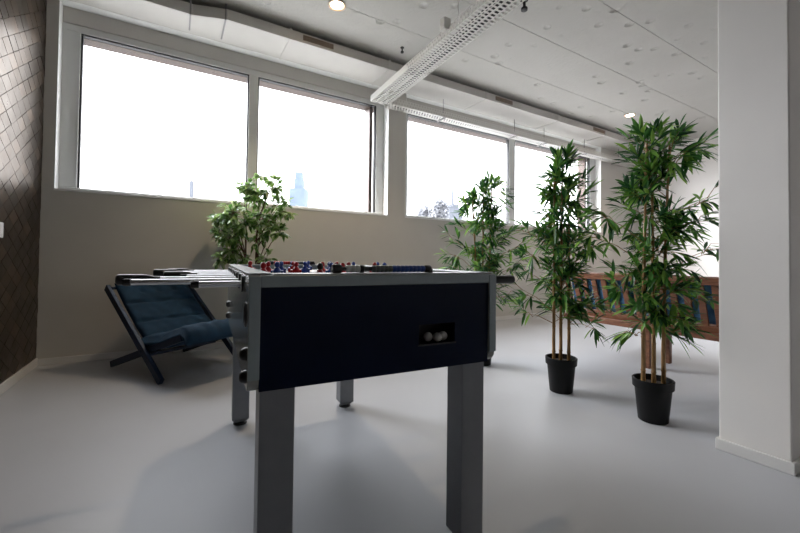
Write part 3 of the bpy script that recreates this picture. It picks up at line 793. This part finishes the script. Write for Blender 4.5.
# ------------------------------------------------------------------ outside
struct(MB().box(-700, 700, D + .40, 900, -.4, -.3), 'ground', M['ground'], 'ground outside the windows', 'ground')
def ray(px, py): return fw + ri * ((px - 400) / F_PX) + up * ((CYP - py) / F_PX)
def far(px, py, dist):
    r = ray(px, py); return Vector((0, 0, .93)) + r * dist
def far_tower(px, dist, tiers, label, m, spire=None):
    c = far(px, 260, dist); t = thing('distant_tower', (c.x, c.y, -.3), YAW * -1, label, 'tower')
    sc = dist / F_PX
    for k, (w, ya_, yb_) in enumerate(tiers):
        zt = (262 - ya_) * sc + 1.2; zb = 0 if yb_ is None else (262 - yb_) * sc + 1.2
        MB().box(-w * sc / 2, w * sc / 2, -w * sc / 2, w * sc / 2, zb, zt).build('tower_tier', M[m], t)
    if spire:
        w, ya_, yb_ = spire
        MB().lathe([(w * sc / 2, (262 - yb_) * sc + 1.2), (w * sc * .3, (262 - (ya_ + yb_) / 2) * sc + 1.2), (.05, (262 - ya_) * sc + 1.2)], n=8).build('spire', M[m], t)
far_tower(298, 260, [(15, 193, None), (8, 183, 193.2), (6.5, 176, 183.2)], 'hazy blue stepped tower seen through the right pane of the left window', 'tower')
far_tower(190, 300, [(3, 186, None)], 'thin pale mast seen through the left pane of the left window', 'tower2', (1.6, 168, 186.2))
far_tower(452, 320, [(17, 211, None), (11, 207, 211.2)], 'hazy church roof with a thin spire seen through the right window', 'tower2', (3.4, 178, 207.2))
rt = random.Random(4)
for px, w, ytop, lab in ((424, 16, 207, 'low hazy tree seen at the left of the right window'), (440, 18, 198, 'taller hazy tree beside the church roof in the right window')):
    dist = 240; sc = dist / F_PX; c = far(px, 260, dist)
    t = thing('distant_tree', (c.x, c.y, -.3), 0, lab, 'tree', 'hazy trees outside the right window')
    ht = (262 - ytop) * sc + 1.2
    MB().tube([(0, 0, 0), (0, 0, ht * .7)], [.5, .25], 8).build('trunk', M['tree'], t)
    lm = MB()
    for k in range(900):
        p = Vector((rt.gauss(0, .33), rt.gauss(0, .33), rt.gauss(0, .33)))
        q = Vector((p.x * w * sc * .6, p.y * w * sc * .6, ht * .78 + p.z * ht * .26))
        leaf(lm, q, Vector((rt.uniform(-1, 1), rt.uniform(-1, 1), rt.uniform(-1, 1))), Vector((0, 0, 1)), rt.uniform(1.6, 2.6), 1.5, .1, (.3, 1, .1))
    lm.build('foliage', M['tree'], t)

# ------------------------------------------------------------------ light
w = bpy.data.worlds.new('sky'); scene.world = w; w.use_nodes = True
nt = w.node_tree; bg = nt.nodes['Background']; bg.inputs['Color'].default_value = (.985, .99, 1.0, 1)
# hazy overcast sky, brighter around the veiled sun to the left beyond the windows
tc = nt.nodes.new('ShaderNodeTexCoord'); dt = nt.nodes.new('ShaderNodeVectorMath'); dt.operation = 'DOT_PRODUCT'
sd = Vector((-.66, .62, .42)).normalized(); dt.inputs[1].default_value = sd
nt.links.new(tc.outputs['Generated'], dt.inputs[0])
mx = nt.nodes.new('ShaderNodeMath'); mx.operation = 'MAXIMUM'; mx.inputs[1].default_value = 0; nt.links.new(dt.outputs['Value'], mx.inputs[0])
pw = nt.nodes.new('ShaderNodeMath'); pw.operation = 'POWER'; pw.inputs[1].default_value = 9; nt.links.new(mx.outputs[0], pw.inputs[0])
ma = nt.nodes.new('ShaderNodeMath'); ma.operation = 'MULTIPLY_ADD'; ma.inputs[1].default_value = 6.0; ma.inputs[2].default_value = .9; nt.links.new(pw.outputs[0], ma.inputs[0])
nt.links.new(ma.outputs[0], bg.inputs['Strength'])
for i, (a, b_) in enumerate((W1, W2)):       # portals guide sampling of the sky through the windows
    ld = bpy.data.lights.new('window_portal', 'AREA'); ld.shape = 'RECTANGLE'; ld.size = b_ - a; ld.size_y = ZT - ZS
    ld.cycles.is_portal = True
    lo = bpy.data.objects.new('window_portal', ld); COL.objects.link(lo)
    lo.location = ((a + b_) / 2, D + .36, (ZS + ZT) / 2); lo.rotation_euler = (-PI / 2, 0, 0)

# ------------------------------------------------------------------ view
vs = scene.view_settings
vs.view_transform = 'Standard'; vs.look = 'None'; vs.gamma = 1; vs.use_curve_mapping = False
vs.exposure = 2.85
cy = scene.cycles
cy.use_denoising = True
cy.max_bounces = 10; cy.diffuse_bounces = 6; cy.glossy_bounces = 4; cy.transparent_max_bounces = 12
cy.sample_clamp_indirect = 4
